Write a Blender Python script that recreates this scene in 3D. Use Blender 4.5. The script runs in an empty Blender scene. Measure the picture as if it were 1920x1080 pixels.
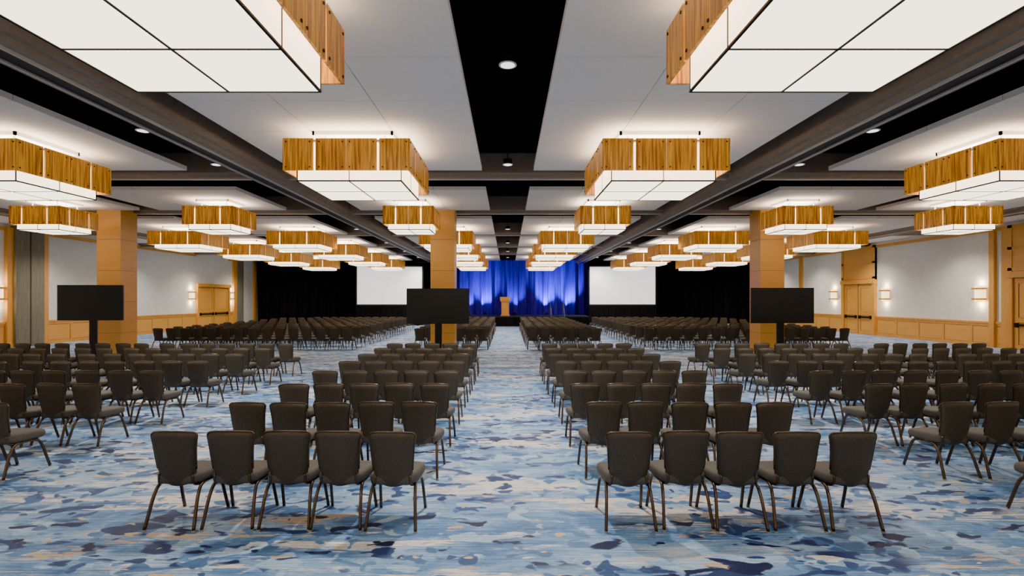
import bpy, math, random
from mathutils import Vector
random.seed(4)
CH=2.16   # camera height
sc=bpy.context.scene
sc.view_settings.view_transform='AgX'
sc.view_settings.look='AgX - Punchy'
sc.view_settings.exposure=1.65

# ---------------------------------------------------------------- materials
def lin(r,g,b):
    f=lambda c:(c/255/12.92) if c/255<=0.04045 else ((c/255+0.055)/1.055)**2.4
    return (f(r),f(g),f(b),1)
def mat(name,col=(.5,.5,.5,1),rough=.6,metal=0,emit=None,es=0,spec=.5):
    m=bpy.data.materials.new(name); m.use_nodes=True
    b=m.node_tree.nodes['Principled BSDF']
    b.inputs['Base Color'].default_value=col
    b.inputs['Roughness'].default_value=rough
    b.inputs['Metallic'].default_value=metal
    b.inputs['Specular IOR Level'].default_value=spec
    if emit:
        b.inputs['Emission Color'].default_value=emit
        b.inputs['Emission Strength'].default_value=es
    return m
class NT:
    def __init__(s,m): s.t=m.node_tree; s.b=s.t.nodes['Principled BSDF']
    def n(s,ty,**k):
        x=s.t.nodes.new(ty)
        for a,v in k.items(): setattr(x,a,v)
        return x
    def l(s,a,b): s.t.links.new(a,b)
    def coord(s,scale=(1,1,1),loc=(0,0,0)):
        tc=s.n('ShaderNodeTexCoord'); mp=s.n('ShaderNodeMapping')
        mp.inputs['Scale'].default_value=scale; mp.inputs['Location'].default_value=loc
        s.l(tc.outputs['Object'],mp.inputs['Vector']); return mp.outputs[0]
    def noise(s,vec,scale,detail=2,rough=.5,dist=0):
        x=s.n('ShaderNodeTexNoise'); x.inputs['Scale'].default_value=scale
        x.inputs['Detail'].default_value=detail; x.inputs['Roughness'].default_value=rough
        x.inputs['Distortion'].default_value=dist
        s.l(vec,x.inputs['Vector']); return x.outputs['Fac']
    def ramp(s,fac,stops,interp='LINEAR'):
        r=s.n('ShaderNodeValToRGB'); r.color_ramp.interpolation=interp
        e=r.color_ramp.elements
        while len(e)<len(stops): e.new(.5)
        for i,(p,c) in enumerate(stops):
            e[i].position=p; e[i].color=c if len(c)==4 else (*c,1)
        s.l(fac,r.inputs[0]); return r.outputs[0]
    def mask(s,fac,a,b): return s.ramp(fac,[(a,(0,0,0,1)),(b,(1,1,1,1))])
    def mix(s,f,a,b,mode='MIX'):
        x=s.n('ShaderNodeMix',data_type='RGBA',blend_type=mode)
        if isinstance(f,(int,float)): x.inputs[0].default_value=f
        else: s.l(f,x.inputs[0])
        for i,v in ((6,a),(7,b)):
            if isinstance(v,tuple): x.inputs[i].default_value=v
            else: s.l(v,x.inputs[i])
        return x.outputs[2]
    def mul(s,a,b,op='MULTIPLY'):
        x=s.n('ShaderNodeMath',operation=op)
        for i,v in ((0,a),(1,b)):
            if isinstance(v,(int,float)): x.inputs[i].default_value=v
            else: s.l(v,x.inputs[i])
        return x.outputs[0]
    def bump(s,h,strength,dist=.01):
        b=s.n('ShaderNodeBump'); b.inputs['Strength'].default_value=strength; b.inputs['Distance'].default_value=dist
        s.l(h,b.inputs['Height']); s.l(b.outputs[0],s.b.inputs['Normal'])

# carpet
M_carpet=mat('carpet_blue_abstract',rough=.55,spec=.45)
t=NT(M_carpet)
st=t.noise(t.coord((1.8,44,1)),1.0,3,.75)       # yarn rows, running across the room
st2=t.noise(t.coord((22,130,1)),1.0,2,.7)
jit=t.mul(t.mul(st,.5,'SUBTRACT'),.15)         # ragged, row-broken edges
jit2=t.mul(t.mul(st2,.5,'SUBTRACT'),.07)
def rag(f,k=1.0): return t.mul(f,t.mul(t.mul(jit,k),jit2,'ADD'),'ADD')
base=t.ramp(rag(t.noise(t.coord((.5,1.2,1),(3,7,0)),1.5,5,.62,.5),1.8),[(.32,lin(64,108,168)),(.43,lin(96,142,196)),(.54,lin(138,176,218)),(.66,lin(188,210,234))])
cream=t.mask(rag(t.noise(t.coord((.30,1.5,1),(11,2,0)),1.0,6,.66,.8),1.9),.555,.59)
base=t.mix(cream,base,lin(230,224,222))
gold=t.mask(rag(t.noise(t.coord((.35,1.7,1),(1,22,0)),1.4,6,.68,.8),1.5),.605,.625)
base=t.mix(gold,base,lin(212,188,160))
def patch(col,loc,scale,lo,stretch=(1,1.35,1),detail=1.2,cl=None,k=.4):
    global base
    m=t.mask(rag(t.noise(t.coord(stretch,loc),scale,detail,.5,.4),k),lo,lo+.012)
    if cl: m=t.mul(m,t.mask(t.noise(t.coord((.5,1,1),(loc[1],loc[0],0)),cl[0],2),cl[1],cl[1]+.03))
    base=t.mix(m,base,col)
patch(lin(172,202,232),(5,1,0),3.0,.60,cl=(.8,.44))
patch(lin(76,116,168),(1,9,0),3.4,.61,(.8,1.3,1),1.6,(.8,.45),.5)
patch(lin(92,136,184),(61,19,0),4.6,.62,(1,1.15,1),1.0,(1,.46),.2)
patch(lin(38,62,116),(21,4,0),2.8,.595,(.75,1.4,1),2.0,(.45,.51),.6)
patch(lin(22,34,78),(8,31,0),3.5,.615,(.7,1.4,1),2.0,(.45,.51),.6)
patch(lin(50,84,140),(28,37,0),5.0,.63,(.9,1.15,1),1.0,(.9,.47),.2)
patch(lin(212,188,158),(41,3,0),4.6,.70,(.9,1.4,1),1.2)
patch(lin(230,230,230),(17,53,0),4.0,.68,(.7,1.6,1),2,(.6,.48),.6)
sv=t.ramp(t.mul(t.mul(st,.6),t.mul(st2,.4),'ADD'),[(.34,(.34,.42,.56,1)),(.45,(.78,.83,.90,1)),(.54,(1.02,1.02,1.02,1)),(.66,(1.3,1.26,1.2,1))])
base=t.mix(1.0,base,sv,'MULTIPLY')
t.l(base,t.b.inputs['Base Color'])
t.bump(st2,.4,.01)

def woodmat(name,c1,c2,scale,rough=.4,strong=.5,es=0):
    m=mat(name,rough=rough); w=NT(m)
    n=w.noise(w.coord(scale),1.0,4,.6,.3)
    c=w.ramp(n,[(.5-strong*.3,c1),(.5+strong*.3,c2)])
    w.l(c,w.b.inputs['Base Color'])
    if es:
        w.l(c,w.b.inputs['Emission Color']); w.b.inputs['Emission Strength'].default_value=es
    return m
M_zebra=woodmat('zebrawood_glow_veneer',lin(158,88,8),lin(240,172,48),(30,30,1.2),.3,.40,.12)  # slight emission brightens the wood, standing in for light through the veneer
M_wood=woodmat('maple_panel_wood',lin(222,158,66),lin(231,170,78),(1.2,1.2,5),.35,.8)
M_woodv=woodmat('maple_trim_wood',lin(216,152,60),lin(228,166,76),(6,6,1.0),.35,.6)
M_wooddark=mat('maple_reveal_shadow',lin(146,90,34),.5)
M_wall=mat('wallcovering_pale_grey',rough=.85); w=NT(M_wall)
w.l(w.ramp(w.noise(w.coord((1,1,1)),2.5,6,.7),[(.3,lin(224,222,212)),(.7,lin(236,234,225))]),w.b.inputs['Base Color'])
M_grey=mat('pocket_door_taupe',rough=.8); w=NT(M_grey)
w.l(w.ramp(w.noise(w.coord((8,8,.6)),2,3),[(.3,lin(114,108,90)),(.7,lin(134,128,110))]),w.b.inputs['Base Color'])
M_tile=mat('ceiling_panel_white',rough=.9); w=NT(M_tile)
w.l(w.ramp(w.noise(w.coord((1,1,1)),60,2),[(.3,lin(242,232,222)),(.7,lin(248,239,230))]),w.b.inputs['Base Color'])
M_seam=mat('panel_seam_grey',lin(150,146,142),.9)
M_black=mat('plenum_black',(.006,.005,.009,1),.9,spec=.1); w=NT(M_black)
w.l(w.ramp(w.noise(w.coord((.6,1.4,1)),1.5,3),[(.4,(.0015,.001,.0025,1)),(.75,(.005,.002,.007,1))]),w.b.inputs['Base Color'])
M_beam=mat('beam_taupe',rough=.6); w=NT(M_beam)
w.l(w.ramp(w.noise(w.coord((1,1,1)),8,3),[(.3,lin(138,126,114)),(.7,lin(148,136,124))]),w.b.inputs['Base Color'])
M_beamd=mat('beam_slot_dark',lin(48,43,42),.6)
M_track=mat('track_aluminium',lin(200,194,186),.4,.3)
M_diff=mat('diffuser_acrylic',lin(240,235,225),.6,emit=(1,.865,.63,1),es=1.9)
M_frame=mat('fixture_frame_bronze',lin(60,58,54),.5,.3)
M_white=mat('white_enamel',lin(235,235,232),.5)
M_lens=mat('downlight_lens',(1,1,1,1),.5,emit=(1,.97,.92,1),es=1.0)
M_fab=mat('chair_fabric_brown',rough=.6,spec=.5); w=NT(M_fab)
wv=w.noise(w.coord((60,60,420)),1,1)
w.l(w.ramp(wv,[(.35,lin(58,52,44)),(.65,lin(82,75,63))]),w.b.inputs['Base Color']); w.bump(wv,.25,.002)
M_seat=mat('seat_fabric_charcoal',rough=.7,spec=.45); w=NT(M_seat)
w.l(w.ramp(w.noise(w.coord((1,1,1)),300,1),[(.35,lin(72,69,66)),(.65,lin(96,92,88))]),w.b.inputs['Base Color'])
M_leg=mat('bronze_tube_metal',lin(98,82,70),.25,.75)
M_glide=mat('glide_grey',lin(150,150,145),.5)
M_drape=mat('drape_black',rough=.8,spec=.2); w=NT(M_drape)
w.l(w.ramp(w.noise(w.coord((6,6,.4)),2,3),[(.3,(.006,.006,.008,1)),(.7,(.014,.014,.017,1))]),w.b.inputs['Base Color'])
M_blue=mat('drape_blue',rough=.7); w=NT(M_blue)
w.l(w.ramp(w.noise(w.coord((5,5,.3)),1.5,3),[(.3,(.02,.008,.32,1)),(.7,(.06,.02,.65,1))]),w.b.inputs['Base Color'])
M_screen=mat('projection_surface',lin(238,240,238),.8,emit=(.96,.97,.94,1),es=.5)  # emission in place of projected light, so the screen reads white
M_sframe=mat('screen_border_black',(.01,.01,.01,1),.6)
M_tv=mat('tv_glass',lin(28,32,35),.3)
M_tvf=mat('tv_bezel_black',(.01,.01,.011,1),.35)
M_steel=mat('handrail_steel',lin(120,120,125),.3,.9)
M_sconce=mat('sconce_shade',lin(250,235,205),.5,emit=(1,.72,.36,1),es=1.5)
M_stage=mat('stage_deck_grey',lin(40,40,46),.8)
M_bar=mat('panic_bar_dark',lin(40,34,30),.4,.6)

# ---------------------------------------------------------------- mesh builder
class MB:
    def __init__(s): s.v=[];s.f=[];s.mi=[];s.mats=[];s.sm=[]
    def m(s,mt):
        if mt not in s.mats: s.mats.append(mt)
        return s.mats.index(mt)
    def add(s,vs,fs,mt,smooth=False):
        o=len(s.v); s.v+= [tuple(a) for a in vs]; k=s.m(mt)
        for f in fs: s.f.append(tuple(i+o for i in f)); s.mi.append(k); s.sm.append(smooth)
    def box(s,x0,x1,y0,y1,z0,z1,mt):
        if x0>x1:x0,x1=x1,x0
        if y0>y1:y0,y1=y1,y0
        if z0>z1:z0,z1=z1,z0
        vs=[(x,y,z) for z in (z0,z1) for y in (y0,y1) for x in (x0,x1)]
        s.add(vs,[(0,2,3,1),(4,5,7,6),(0,1,5,4),(2,6,7,3),(0,4,6,2),(1,3,7,5)],mt)
    def tube(s,pts,r,mt,n=8,sub=3,sx=1.0):
        P=[Vector(p) for p in pts]; Q=[]
        if sub>1 and len(P)>2:
            for i in range(len(P)-1):
                a=P[max(i-1,0)];b=P[i];c=P[i+1];d=P[min(i+2,len(P)-1)]
                for k in range(sub):
                    u=k/sub
                    Q.append(.5*((2*b)+(c-a)*u+(2*a-5*b+4*c-d)*u*u+(3*b-a-3*c+d)*u**3))
            Q.append(P[-1])
        else: Q=P
        vs=[];fs=[]
        for i,q in enumerate(Q):
            tdir=(Q[min(i+1,len(Q)-1)]-Q[max(i-1,0)]).normalized()
            up=Vector((1,0,0)) if abs(tdir.x)<.8 else Vector((0,0,1))
            a=tdir.cross(up).normalized(); b=tdir.cross(a).normalized()
            for k in range(n):
                an=2*math.pi*k/n; vs.append(q+a*math.cos(an)*r*sx+b*math.sin(an)*r)
        for i in range(len(Q)-1):
            for k in range(n):
                fs.append((i*n+k,i*n+(k+1)%n,(i+1)*n+(k+1)%n,(i+1)*n+k))
        fs.append(tuple(range(n))[::-1]); fs.append(tuple((len(Q)-1)*n+k for k in range(n)))
        s.add(vs,fs,mt,True)
    def cyl(s,c,r,z0,z1,mt,n=20,r2=None):
        r2=r if r2 is None else r2
        vs=[(c[0]+r*math.cos(2*math.pi*k/n),c[1]+r*math.sin(2*math.pi*k/n),z0) for k in range(n)]
        vs+=[(c[0]+r2*math.cos(2*math.pi*k/n),c[1]+r2*math.sin(2*math.pi*k/n),z1) for k in range(n)]
        fs=[(k,(k+1)%n,n+(k+1)%n,n+k) for k in range(n)]+[tuple(range(n))[::-1],tuple(range(n,2*n))]
        s.add(vs,fs,mt)
    def mesh(s,name):
        me=bpy.data.meshes.new(name); me.from_pydata(s.v,[],s.f)
        for m in s.mats: me.materials.append(m)
        me.polygons.foreach_set('material_index',s.mi)
        me.polygons.foreach_set('use_smooth',s.sm); me.update(); return me
    def obj(s,name,loc=(0,0,0),rot=0): return place(s.mesh(name),name,loc,rot)
def place(me,name,loc=(0,0,0),rot=0,parent=None):
    o=bpy.data.objects.new(name,me); sc.collection.objects.link(o)
    o.location=loc; o.rotation_euler=(0,0,rot)
    if parent: o.parent=parent
    return o

XL,XR,YB,YF=-22.0,21.6,47.0,-6.0
ZC=CH+4.3
# ---------------------------------------------------------------- shell
b=MB(); b.box(XL-.2,XR+.2,YF-.2,YB+.2,-.1,0,M_carpet); b.obj('floor')
b=MB(); b.box(XL-.2,XR+.2,YF-.2,YB+.2,ZC,ZC+.1,M_black); b.obj('ceiling')
b=MB(); b.box(XL-.2,XL,YF,YB,0,CH+3.3,M_wall); b.box(XL-.2,XL,YF,YB,CH+3.3,ZC,M_black); b.obj('wall_left')
b=MB(); b.box(XR,XR+.2,YF,YB,0,CH+3.3,M_wall); b.box(XR,XR+.2,YF,YB,CH+3.3,ZC,M_black); b.obj('wall_right')
b=MB(); b.box(XL-.2,XR+.2,YB,YB+.2,0,ZC,M_black); b.obj('wall_back')
b=MB(); b.box(XL-.2,XR+.2,YF-.2,YF,0,ZC,M_wall); b.obj('wall_front')

def wall_trim(X,s,openings,name):
    b=MB()
    segs=[];y=YF
    for a,c in sorted(openings): segs.append((y,a)); y=c
    segs.append((y,YB-.6))
    for a,c in segs:
        if c-a<.05: continue
        b.box(X,X+s*.03,a,c,0,1.06,M_wood)
        b.box(X,X+s*.08,a,c,1.06,1.14,M_woodv)
        b.box(X,X+s*.05,a,c,0,.16,M_woodv)
        b.box(X,X+s*.05,a,c,.94,1.06,M_woodv)
        n=max(1,round((c-a)/1.5)); w_=(c-a)/n
        for i in range(n+1):
            yy=a+i*w_; b.box(X,X+s*.05,max(a,yy-.06),min(c,yy+.06),.16,.94,M_woodv)
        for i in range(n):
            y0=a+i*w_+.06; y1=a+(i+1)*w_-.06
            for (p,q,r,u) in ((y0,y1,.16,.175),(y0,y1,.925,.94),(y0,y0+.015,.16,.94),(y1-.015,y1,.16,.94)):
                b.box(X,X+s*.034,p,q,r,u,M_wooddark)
        b.box(X,X+s*.06,a,c,CH+2.98,CH+3.14,M_woodv)
    b.obj(name)
wall_trim(XL,1,[(23.6,25.3),(37.6,42.0),(42.9,47)],'trim_1')
wall_trim(XR,-1,[(20.6,23.2),(31.2,34.3)],'trim_2')
def pilaster(X,s,a,c,name,z1=CH+3.14,d=.14):
    b=MB(); b.box(X,X+s*d,a,c,0,z1,M_woodv); b.box(X,X+s*(d+.02),a-.02,c+.02,0,.18,M_woodv); b.obj(name)
pilaster(XL,1,25.05,25.4,'trim_3'); pilaster(XL,1,23.3,23.6,'trim_4')
b=MB(); b.box(XL,XL+.25,23.6,25.05,0,CH+3.2,M_grey); b.box(XL,XL+.27,24.3,24.33,0,CH+3.2,M_beamd); b.obj('operable_wall_pocket')
pilaster(XL,1,42.6,43.1,'trim_5'); pilaster(XL,1,46.0,46.4,'trim_6')
b=MB(); b.box(XL,XL+.12,43.1,44.2,0,CH+3.1,M_grey); b.obj('operable_wall_pocket')
pilaster(XR,-1,23.55,23.8,'trim_7'); pilaster(XR,-1,22.9,23.2,'trim_8'); pilaster(XR,-1,39.0,39.3,'trim_9'); pilaster(XR,-1,43.5,43.9,'trim_10')

def door(X,s,a,c,ztop,name,portal_top=None):
    b=MB(); cas=.22
    b.box(X,X+s*.16,a,a+cas,0,ztop+.2,M_woodv); b.box(X,X+s*.16,c-cas,c,0,ztop+.2,M_woodv)
    b.box(X,X+s*.20,a-.05,c+.05,ztop,ztop+.24,M_woodv)
    b.box(X,X+s*.06,a+cas,c-cas,0,ztop,M_wood)
    m=(a+c)/2
    for (p,q) in ((a+cas,m-.01),(m+.01,c-cas)):
        b.box(X,X+s*.085,p+.02,p+.2,.02,ztop-.04,M_woodv); b.box(X,X+s*.085,q-.2,q-.02,.02,ztop-.04,M_woodv)
        for z in (.02,1.15,ztop-.24): b.box(X,X+s*.084,p+.02,q-.02,z,z+.2,M_woodv)
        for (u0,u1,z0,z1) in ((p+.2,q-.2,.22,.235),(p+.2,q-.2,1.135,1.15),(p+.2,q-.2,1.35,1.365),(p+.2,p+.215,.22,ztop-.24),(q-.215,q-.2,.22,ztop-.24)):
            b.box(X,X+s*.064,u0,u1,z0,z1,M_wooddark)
        b.box(X+s*.09,X+s*.15,p+.12,q-.12,1.0,1.09,M_bar)
        b.box(X+s*.085,X+s*.16,p+.1,p+.22,.95,1.14,M_bar); b.box(X+s*.085,X+s*.16,q-.22,q-.1,.95,1.14,M_bar)
    b.box(X,X+s*.09,m-.012,m+.012,0,ztop,M_wooddark)
    b.box(X,X+s*.09,a+cas,a+cas+.02,0,ztop,M_wooddark); b.box(X,X+s*.09,c-cas-.02,c-cas,0,ztop,M_wooddark); b.box(X,X+s*.09,a+cas,c-cas,ztop-.02,ztop,M_wooddark)
    if portal_top:
        b.box(X,X+s*.12,a,c,ztop+.24,portal_top,M_wood)
        for z in (ztop+.3,ztop+1.2,portal_top-.12): b.box(X,X+s*.15,a,c,z,z+.12,M_woodv)
        b.box(X,X+s*.15,a,a+.2,ztop,portal_top,M_woodv); b.box(X,X+s*.15,c-.2,c,ztop,portal_top,M_woodv)
    b.obj(name)
door(XL,1,37.6,42.0,3.0,'door_1')
door(XR,-1,31.2,34.3,3.05,'door_2',CH+3.14)
door(XR,-1,20.6,22.9,3.05,'door_3',CH+3.14)

# wall sconces
lsc=bpy.data.lights.new('sconce_lamp','POINT'); lsc.energy=9; lsc.color=(1,.80,.54); lsc.shadow_soft_size=.08
def sconce(X,s,y):
    b=MB(); z=CH+.22
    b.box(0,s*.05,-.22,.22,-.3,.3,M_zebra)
    n=9;vs=[];fs=[]
    for k in range(n):
        a=math.pi*k/(n-1); vs+=[(s*(.04+.2*math.sin(a)),.26*math.cos(a),-.36),(s*(.04+.2*math.sin(a)),.26*math.cos(a),.36)]
    for k in range(n-1): fs.append((2*k,2*k+2,2*k+3,2*k+1))
    fs.append(tuple(2*k for k in range(n))); fs.append(tuple(2*k+1 for k in range(n)))
    b.add(vs,fs,M_sconce)
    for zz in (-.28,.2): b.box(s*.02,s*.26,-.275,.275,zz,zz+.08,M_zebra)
    o=b.obj('wall_sconce',(X,y,z))
    for dz in (.5,-.5): place(lsc,'sconce_lamp',(s*.16,0,dz),0,o)
for y in (11,22.9,37.0,42.3): sconce(XL,1,y)
for y in (11,24.3,30.4,35.2): sconce(XR,-1,y)

# ---------------------------------------------------------------- columns
def column(x,y):
    w=.42; b=MB(); H=CH+3.4
    b.box(-w+.012,w-.012,-w+.012,w-.012,0,H,M_wooddark)
    zs=[0,.95,2.05,3.15,4.25,H]
    for i in range(5): b.box(-w,w,-w,w,zs[i]+.006,zs[i+1]-.006,M_wood)
    b.box(-w-.02,w+.02,-w-.02,w+.02,0,.12,M_woodv)
    b.obj('wood_column',(x,y,0))
for x in (-14.05,-2.3,9.32): column(x,19.2)

# ---------------------------------------------------------------- ceiling clouds
ZCL=CH+3.1
def cloud(x0,x1,y0,y1):
    b=MB(); nx=max(1,round((x1-x0)/1.52)); ny=max(1,round((y1-y0)/1.52)); g=.006
    b.box(x0+.01,x1-.01,y0+.01,y1-.01,ZCL+.02,ZCL+.09,M_seam)
    for i in range(nx):
        for j in range(ny):
            xa=x0+(x1-x0)*i/nx; xb=x0+(x1-x0)*(i+1)/nx; ya=y0+(y1-y0)*j/ny; yb=y0+(y1-y0)*(j+1)/ny
            b.box(xa+g,xb-g,ya+g,yb-g,ZCL,ZCL+.1,M_tile)
    for x in (x0+.5,x1-.5):
        for y in (y0+.5,y1-.5): b.box(x-.01,x+.01,y-.01,y+.01,ZCL+.09,ZC,M_beamd)
    b.obj('ceiling_cloud')
rowsY=[(-5.5,1.6),(2.3,12.9),(15.2,18.7),(20.6,25.8),(26.8,31.6),(32.6,37.2),(38.2,43.4)]
colsX=[(.62,5.15),(7.75,12.2),(12.9,17.3)]
for (a,c) in rowsY:
    for (p,q) in colsX:
        cloud(p,q,a,c); cloud(-q,-p,a,c)
b=MB(); b.box(XL,-18.3,YF,YB-1,ZCL+.2,ZCL+.3,M_tile); b.obj('ceiling_soffit')
b=MB(); b.box(18.3,XR,YF,YB-1,ZCL+.2,ZCL+.3,M_tile); b.obj('ceiling_soffit')

def lbeam(x):
    b=MB(); y0,y1=YF,45
    b.box(x-.42,x+.42,y0,y1,CH+3.05,CH+3.6,M_beam)
    b.box(x-.30,x+.30,y0,y1,CH+2.97,CH+3.05,M_beam)
    b.box(x-.17,x-.14,y0,y1,CH+2.93,CH+2.97,M_track); b.box(x+.14,x+.17,y0,y1,CH+2.93,CH+2.97,M_track)
    b.box(x-.13,x+.13,y0,y1,CH+2.955,CH+2.97,M_beamd)
    for yy in range(-4,45,6): b.box(x-.2,x+.2,yy-.1,yy+.1,CH+3.6,ZC,M_beamd)
    b.obj('ceiling_beam')
for x in (-6.1,6.1,-17.75,17.75): lbeam(x)
def cbeam(y,w=.35):
    b=MB()
    b.box(XL,XR,y-w,y+w,CH+3.2,CH+3.7,M_beam); b.box(XL,XR,y-w*.5,y+w*.5,CH+3.12,CH+3.2,M_beam)
    b.box(XL,XR,y-.03,y+.03,CH+3.09,CH+3.12,M_track)
    b.obj('ceiling_beam')
for y in (13.9,19.6,26.3,32.1,37.7): cbeam(y,.35)

# ---------------------------------------------------------------- pendant fixtures
def fixture_mesh(S,name):
    b=MB(); h=S/2; ZT=CH+2.85; ZB=CH+2.28; ZD=CH+2.13; ins=.19*S/2.26; th=.03
    g=.022
    cuts=[(-h,-h/2-g),(-h/2+g,0-.003),(.003,h/2-g),(h/2+g,h)]
    for (a,c) in cuts:
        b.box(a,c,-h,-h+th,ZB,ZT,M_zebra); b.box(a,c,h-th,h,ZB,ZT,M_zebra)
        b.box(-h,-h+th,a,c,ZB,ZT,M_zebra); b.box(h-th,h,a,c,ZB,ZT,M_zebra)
    for (a,c) in cuts:
        for u in (a+.06,c-.06):
            for z in (ZB+.06,ZT-.06):
                r=.012
                b.box(u-r,u+r,-h-.012,-h,z-r,z+r,M_frame); b.box(u-r,u+r,h,h+.012,z-r,z+r,M_frame)
                b.box(-h-.012,-h,u-r,u+r,z-r,z+r,M_frame); b.box(h,h+.012,u-r,u+r,z-r,z+r,M_frame)
    k=h-ins
    b.box(-k,k,-k,k,ZD,ZT-.06,M_diff)
    f=.012; e=.006
    for u in (-k,0,k):
        b.box(u-f,u+f,-k-e,k+e,ZD-e,ZD+.004,M_frame); b.box(-k-e,k+e,u-f,u+f,ZD-e,ZD+.004,M_frame)
    for u in (-k,k):
        b.box(u-e*1.5,u+e*1.5,-k-e,k+e,ZD-e,ZD+.016,M_frame); b.box(-k-e,k+e,u-e*1.5,u+e*1.5,ZD-e,ZD+.016,M_frame)
        for u2 in (-k,0,k):
            b.box(u-f*.6,u+f*.6,u2-f*.6,u2+f*.6,ZD,ZT-.06,M_frame); b.box(u2-f*.6,u2+f*.6,u-f*.6,u+f*.6,ZD,ZT-.06,M_frame)
    for u in (-h/2,h/2):
        b.box(u-.02,u+.02,-h+.01,h-.01,ZT-.06,ZT-.02,M_white); b.box(-h+.01,h-.01,u-.02,u+.02,ZT-.06,ZT-.02,M_white)
        for v_ in (-h/2,h/2): b.box(u-.012,u+.012,v_-.012,v_+.012,ZT-.02,ZCL,M_white)
    c=h*.66
    for (x0,x1,y0,y1) in ((-c,c,-c,-c+.04),(-c,c,c-.04,c),(-c,-c+.04,-c,c),(c-.04,c,-c,c)):
        b.box(x0,x1,y0,y1,ZCL-.07,ZCL,M_white)
    return b.mesh(name)
FM=fixture_mesh(2.26,'pendant_light'); FS=fixture_mesh(1.55,'pendant_light_small')
def uplight(S,E):
    l=bpy.data.lights.new('fixture_uplight','AREA'); l.shape='SQUARE'; l.size=S*.8; l.energy=E; l.color=(1,.92,.81); return l
UL=uplight(2.26,22); US=uplight(1.55,14)
fx=[]
for y in (-3.2,4.55,10.6): fx+= [(x,y,0) for x in (-2.87,2.82,-9.85,9.85,-14.9,14.9)]
fx+= [(x,17.1,1) for x in (-3.05,3.0,-9.2,9.2,-14.5,14.4)]
for y in (23.5,28.9,34.2,39.8): fx+= [(x,y,0) for x in (-2.6,2.5,-9.0,9.0,-14.0,14.0)]
for (x,y,s) in fx:
    o=place(FS if s else FM,'pendant_light',(x,y,0))
    u=place(US if s else UL,'uplight',(0,0,CH+2.83)); u.parent=o; u.rotation_euler=(math.pi,0,0)

# downlights
b=MB(); z=CH+3.25
b.cyl((0,0),.10,z,z+.12,M_beamd); b.cyl((0,0),.125,z-.012,z,M_white,24); b.cyl((0,0),.095,z-.018,z-.01,M_lens,24); b.box(-.01,.01,-.01,.01,z+.12,ZC,M_beamd)
DM=b.mesh('recessed_downlight')
def dlight(e):
    dl=bpy.data.lights.new('downlight_spot','SPOT'); dl.energy=e; dl.spot_size=math.radians(130); dl.spot_blend=1; dl.shadow_soft_size=.09; dl.color=(1,.91,.80); return dl
DC=dlight(520); DS=dlight(380)
for x in (0,-7.05,7.05,-19.6,19.6):  # outermost rows are added lamps, there to wash the side walls
    for y in (-1,7.4,13.2,24.9,31,36.5,42):
        yy=y
        if abs(x)==7.05 and y==7.4: yy=10.3
        if yy==13.2: yy=12.9
        o=place(DM,'recessed_downlight',(x,yy,0))
        if x==0 and y==42: continue
        q=place(DC if x==0 else DS,'spot',(0,0,CH+3.18)); q.parent=o

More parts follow.
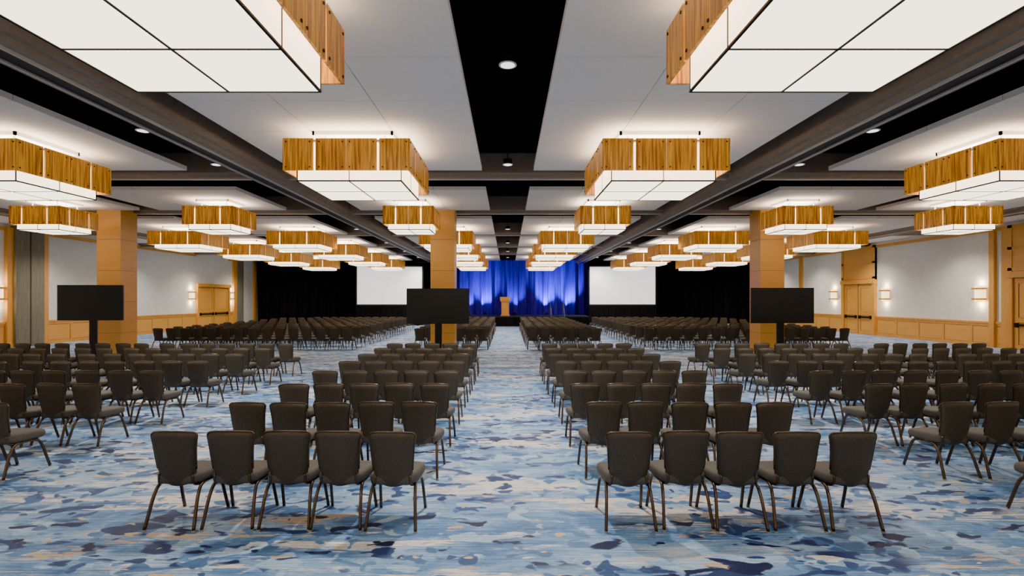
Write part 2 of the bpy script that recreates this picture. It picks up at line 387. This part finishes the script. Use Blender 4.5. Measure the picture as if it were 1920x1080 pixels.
# ---------------------------------------------------------------- chairs
def chair_mesh():
    b=MB()
    N=32; layers=[(.405,.90),(.415,.97),(.44,1.0),(.465,.995),(.485,.96),(.497,.88),(.502,.7),(.504,.4)]
    vs=[];fs=[]
    for (z,s) in layers:
        for k in range(N):
            a=2*math.pi*k/N; ca,sa=math.cos(a),math.sin(a); e=.42
            px=math.copysign(abs(ca)**e,ca); py=math.copysign(abs(sa)**e,sa)
            wd=.235+.025*py
            vs.append((px*wd*s,.03+py*.245*s,z+(.008*(1-py) if z>.45 else 0)))
    for i in range(len(layers)-1):
        for k in range(N): fs.append((i*N+k,i*N+(k+1)%N,(i+1)*N+(k+1)%N,(i+1)*N+k))
    fs.append(tuple(range(N))[::-1]); fs.append(tuple((len(layers)-1)*N+k for k in range(N)))
    b.add(vs,fs,M_seat,True)
    nu,nv=12,14; front=[];rear=[]
    def pt(u,v):
        hw=.158+.068*(v**.9)+.005*math.sin(v*math.pi*2)
        if v>.90: hw-= .018*((v-.90)/.10)**2.6
        if v<.12: hw-= .030*((.12-v)/.12)**2
        z=.385+.535*v
        z+= (-.020*abs(u)**3)*(v**6)+ .02*(abs(u)**2)*((1-v)**6)
        y=-.185-.085*v-.015*math.sin(v*math.pi)+.045*u*u
        return hw*u,y,z
    for sh in (0,1):
        for j in range(nv+1):
            for i in range(nu+1):
                u=-1+2*i/nu; v=j/nv; x,y,z=pt(u,v)
                edge=min(1,(1-abs(u))/.16)**.5 if abs(u)<1 else 0
                ev=min(1,min(v,1-v)/.07)**.5 if 0<v<1 else 0
                th=.004+.024*edge*ev
                (front if sh==0 else rear).append((x,y+(th if sh==0 else -th*.8),z))
    W=nu+1; n0=len(front); fs=[]
    for j in range(nv):
        for i in range(nu):
            a=j*W+i; fs.append((a+1,a,a+W,a+W+1)); a+=n0; fs.append((a,a+1,a+W+1,a+W))
    for j in range(nv):
        a=j*W; fs.append((a,a+n0,a+W+n0,a+W)); a=j*W+nu; fs.append((a+n0,a,a+W,a+W+n0))
    for i in range(nu):
        a=i; fs.append((a,a+1,a+1+n0,a+n0)); a=nv*W+i; fs.append((a+1,a,a+n0,a+1+n0))
    b.add(front+rear,fs,M_fab,True)
    rail=[pt(-1,v) for v in (.30,.5,.7,.85,.94)]+[pt(u,1.0) for u in (-.96,-.75,-.4,0,.4,.75,.96)]+[pt(1,v) for v in (.94,.85,.7,.5,.30)]
    b.tube(rail,.0085,M_leg,6,2)
    for s in (-1,1):
        b.tube([(s*.16,-.20,.50),(s*.165,-.19,.42),(s*.18,-.14,.392),(s*.20,0,.39),(s*.21,.15,.39)],.012,M_leg,8,3)
        b.tube([(s*.195,-.06,.392),(s*.203,-.14,.375),(s*.212,-.205,.28),(s*.222,-.255,.14),(s*.232,-.30,.012)],.0155,M_leg,8,3,1.15)
        b.tube([(s*.20,.05,.392),(s*.208,.15,.375),(s*.215,.205,.29),(s*.222,.25,.15),(s*.228,.295,.012)],.0155,M_leg,8,3,1.15)
        for y,x in ((-.302,.232),(.297,.228)): b.cyl((s*x,y),.017,0,.018,M_glide,10)
    b.tube([(-.2,.1,.388),(.2,.1,.388)],.011,M_leg,6,1); b.tube([(-.19,-.1,.388),(.19,-.1,.388)],.011,M_leg,6,1)
    return b.mesh('banquet_chair')
CM=chair_mesh(); nch=0
def chair(x,d,r=0):
    global nch; nch+=1
    place(CM,'banquet_chair',(x+random.uniform(-.015,.015),d+.28+random.uniform(-.03,.03),0),r+random.uniform(-.035,.035))
S=.517
for n in range(8):
    d=4.96+1.4*n
    for i in range(5): chair(1.15+S*i,d); chair(-1.07-S*i,d)
    if n>=1:
        for i in range(15): chair(-6.15-.55*i-(.15*(i>6)),d,-.06)
    for i in range(15):
        x=5.4+.55*i
        if n>=5 and 9.4<x<10.2: continue
        chair(x,d,.06)
for n in range(11):
    d=22.3+1.4*n
    for i in range(6): chair(1.05+.53*i,d); chair(-1.05-.53*i,d)
    for i in range(15):
        if n<10 or i%15<12: chair(5.9+.57*i+(.25 if i>6 else 0),d,.05); chair(-6.7-.57*i,d,-.05)

# ---------------------------------------------------------------- TVs on stands
def tv(x,y,zc,r=0):
    b=MB(); w,h=1.01,.57
    b.box(-w,w,-.03,.03,zc-h,zc+h,M_tvf); b.box(-w+.025,w-.025,-.034,-.028,zc-h+.03,zc+h-.02,M_tv)
    b.box(-.4,.4,.03,.09,zc-.3,zc+.3,M_tvf)
    b.box(-.11,-.04,.09,.16,.05,zc+.2,M_tvf); b.box(.04,.11,.09,.16,.05,zc+.2,M_tvf); b.box(-.1,.1,.085,.10,.3,zc-.2,M_tvf)
    b.box(-.5,.5,.06,.19,.05,.10,M_tvf)
    for s in (-1,1):
        b.box(s*.5-.05,s*.5+.05,-.35,.55,.05,.10,M_tvf)
        for yy in (-.3,.5): b.cyl((s*.5,yy),.035,0,.05,M_tvf,10)
    b.obj('television_on_stand',(x,y,0),r)
tv(-13.45,17.2,CH-.13,.06); tv(-2.25,17.2,CH-.24); tv(8.85,17.2,CH-.22)

# ---------------------------------------------------------------- drapes, stage
def drape(x0,x1,y,z0,z1,mt,name,per=.42,amp=.09):
    n=int((x1-x0)/.05); vs=[];fs=[]; L=[0,.3,.7,1]
    ph=random.random()*6
    for t_ in L:
        for i in range(n+1):
            x=x0+(x1-x0)*i/n
            a=amp*(math.sin(x*2*math.pi/per+1.3*math.sin(x*.9)+ph)+.35*math.sin(x*2*math.pi/(per*.43)+2*math.sin(x*1.7)))
            vs.append((x,y+a*(.7+.3*(1-t_)),z0+(z1-z0)*t_))
    for j in range(len(L)-1):
        for i in range(n): a=j*(n+1)+i; fs.append((a,a+1,a+n+2,a+n+1))
    b=MB(); b.add(vs,fs,mt,True); b.box(x0,x1,y-.03,y+.03,z1-.03,z1+.04,M_sframe); b.obj(name)
drape(XL+.3,-4.6,46.3,.02,CH+3.35,M_drape,'black_drape',.8,.14)
drape(6.9,XR-.1,46.3,.02,CH+3.35,M_drape,'black_drape',.8,.14)
drape(-4.6,6.9,46.0,.02,CH+3.35,M_blue,'blue_drape',.8,.16)
b=MB(); b.box(-4.0,6.3,41.6,45.6,.72,.80,M_stage); b.box(-3.95,6.25,41.7,45.5,0,.72,M_black)
b.obj('stage')
drape(-4.0,6.3,41.5,.02,.74,M_drape,'stage_skirt',.25,.03)
b=MB()
b.box(-.36,.36,-.28,.28,0,.10,M_woodv); b.box(-.27,.27,-.2,.2,.10,1.12,M_wood); b.box(-.30,-.25,-.22,.22,.1,1.12,M_woodv); b.box(.25,.30,-.22,.22,.1,1.12,M_woodv)
b.box(-.36,.36,-.27,.27,1.12,1.2,M_woodv)
vs=[(-.4,-.3,1.2),(.4,-.3,1.2),(.4,.3,1.2),(-.4,.3,1.2),(-.4,-.3,1.30),(.4,-.3,1.30),(.4,.3,1.50),(-.4,.3,1.50)]
b.add(vs,[(3,2,1,0),(4,5,6,7),(0,1,5,4),(1,2,6,5),(2,3,7,6),(3,0,4,7)],M_wood)
b.obj('lectern',(-.2,42.4,.8),math.pi)
b=MB()
for i in range(4): b.box(3.3,4.3,40.3+.28*i,41.40,.0,.18*(i+1),M_stage)
for x in (3.3,4.3):
    b.tube([(x,40.3,0.05),(x,40.3,.95),(x,40.5,1.1),(x,40.9,1.5),(x,41.2,1.75),(x,41.36,1.78),(x,41.38,.72)],.03,M_steel,8,4)
b.obj('stage_steps')
def screen(x0,x1):
    b=MB(); y=43.2; z0,z1=CH-.46,CH+2.58
    b.box(x0-.12,x1+.12,y,y+.06,z0-.12,z1+.12,M_sframe); b.box(x0,x1,y-.012,y,z0,z1,M_screen)
    for x in (x0+.3,x1-.3):
        b.box(x-.03,x+.03,y+.06,y+.12,0,z1,M_sframe); b.box(x-.05,x+.05,y-.5,y+.7,0,.05,M_sframe)
    b.box(x0-.1,x1+.1,y+.02,y+.05,.05,z0-.1,M_drape)
    b.obj('projection_screen')
screen(-12.2,-6.95); screen(6.65,11.95)
b=MB(); b.tube([(-17,44.6,CH+3.05),(-3,44.6,CH+3.05)],.03,M_steel,8,1)
for x in (-16,-10,-4): b.box(x-.01,x+.01,44.59,44.61,CH+3.05,ZC,M_steel)
b.obj('lighting_pipe')
def blue(x,e,col=(.22,.06,1)):
    b=MB(); b.cyl((0,0),.1,0,.2,M_tvf,12); b.cyl((0,0),.08,.2,.21,M_tvf,12)
    o=b.obj('uplight_can',(x,45.2,.80))
    l=bpy.data.lights.new('blue_wash','SPOT'); l.energy=e; l.color=col; l.spot_size=math.radians(75); l.spot_blend=1; l.shadow_soft_size=.05
    q=place(l,'spot',(0,0,.26)); q.parent=o; q.rotation_euler=(math.radians(180-18),0,0)
for x,e in ((-3.3,450),(-1.9,1000),(.6,450),(3.3,1400),(5.2,1100)): blue(x,e)

# ---------------------------------------------------------------- camera
cam=bpy.data.cameras.new('camera'); co=bpy.data.objects.new('camera',cam); sc.collection.objects.link(co)
co.location=(0,0,CH); co.rotation_euler=(math.pi/2,0,0)
cam.sensor_width=36; cam.lens=36*1000/1920; cam.shift_x=8/1920; cam.shift_y=20/1920; cam.clip_end=200
sc.camera=co
w=bpy.data.worlds.new('world'); sc.world=w; w.use_nodes=True
w.node_tree.nodes['Background'].inputs[0].default_value=(.02,.02,.02,1)
print('chairs',nch)
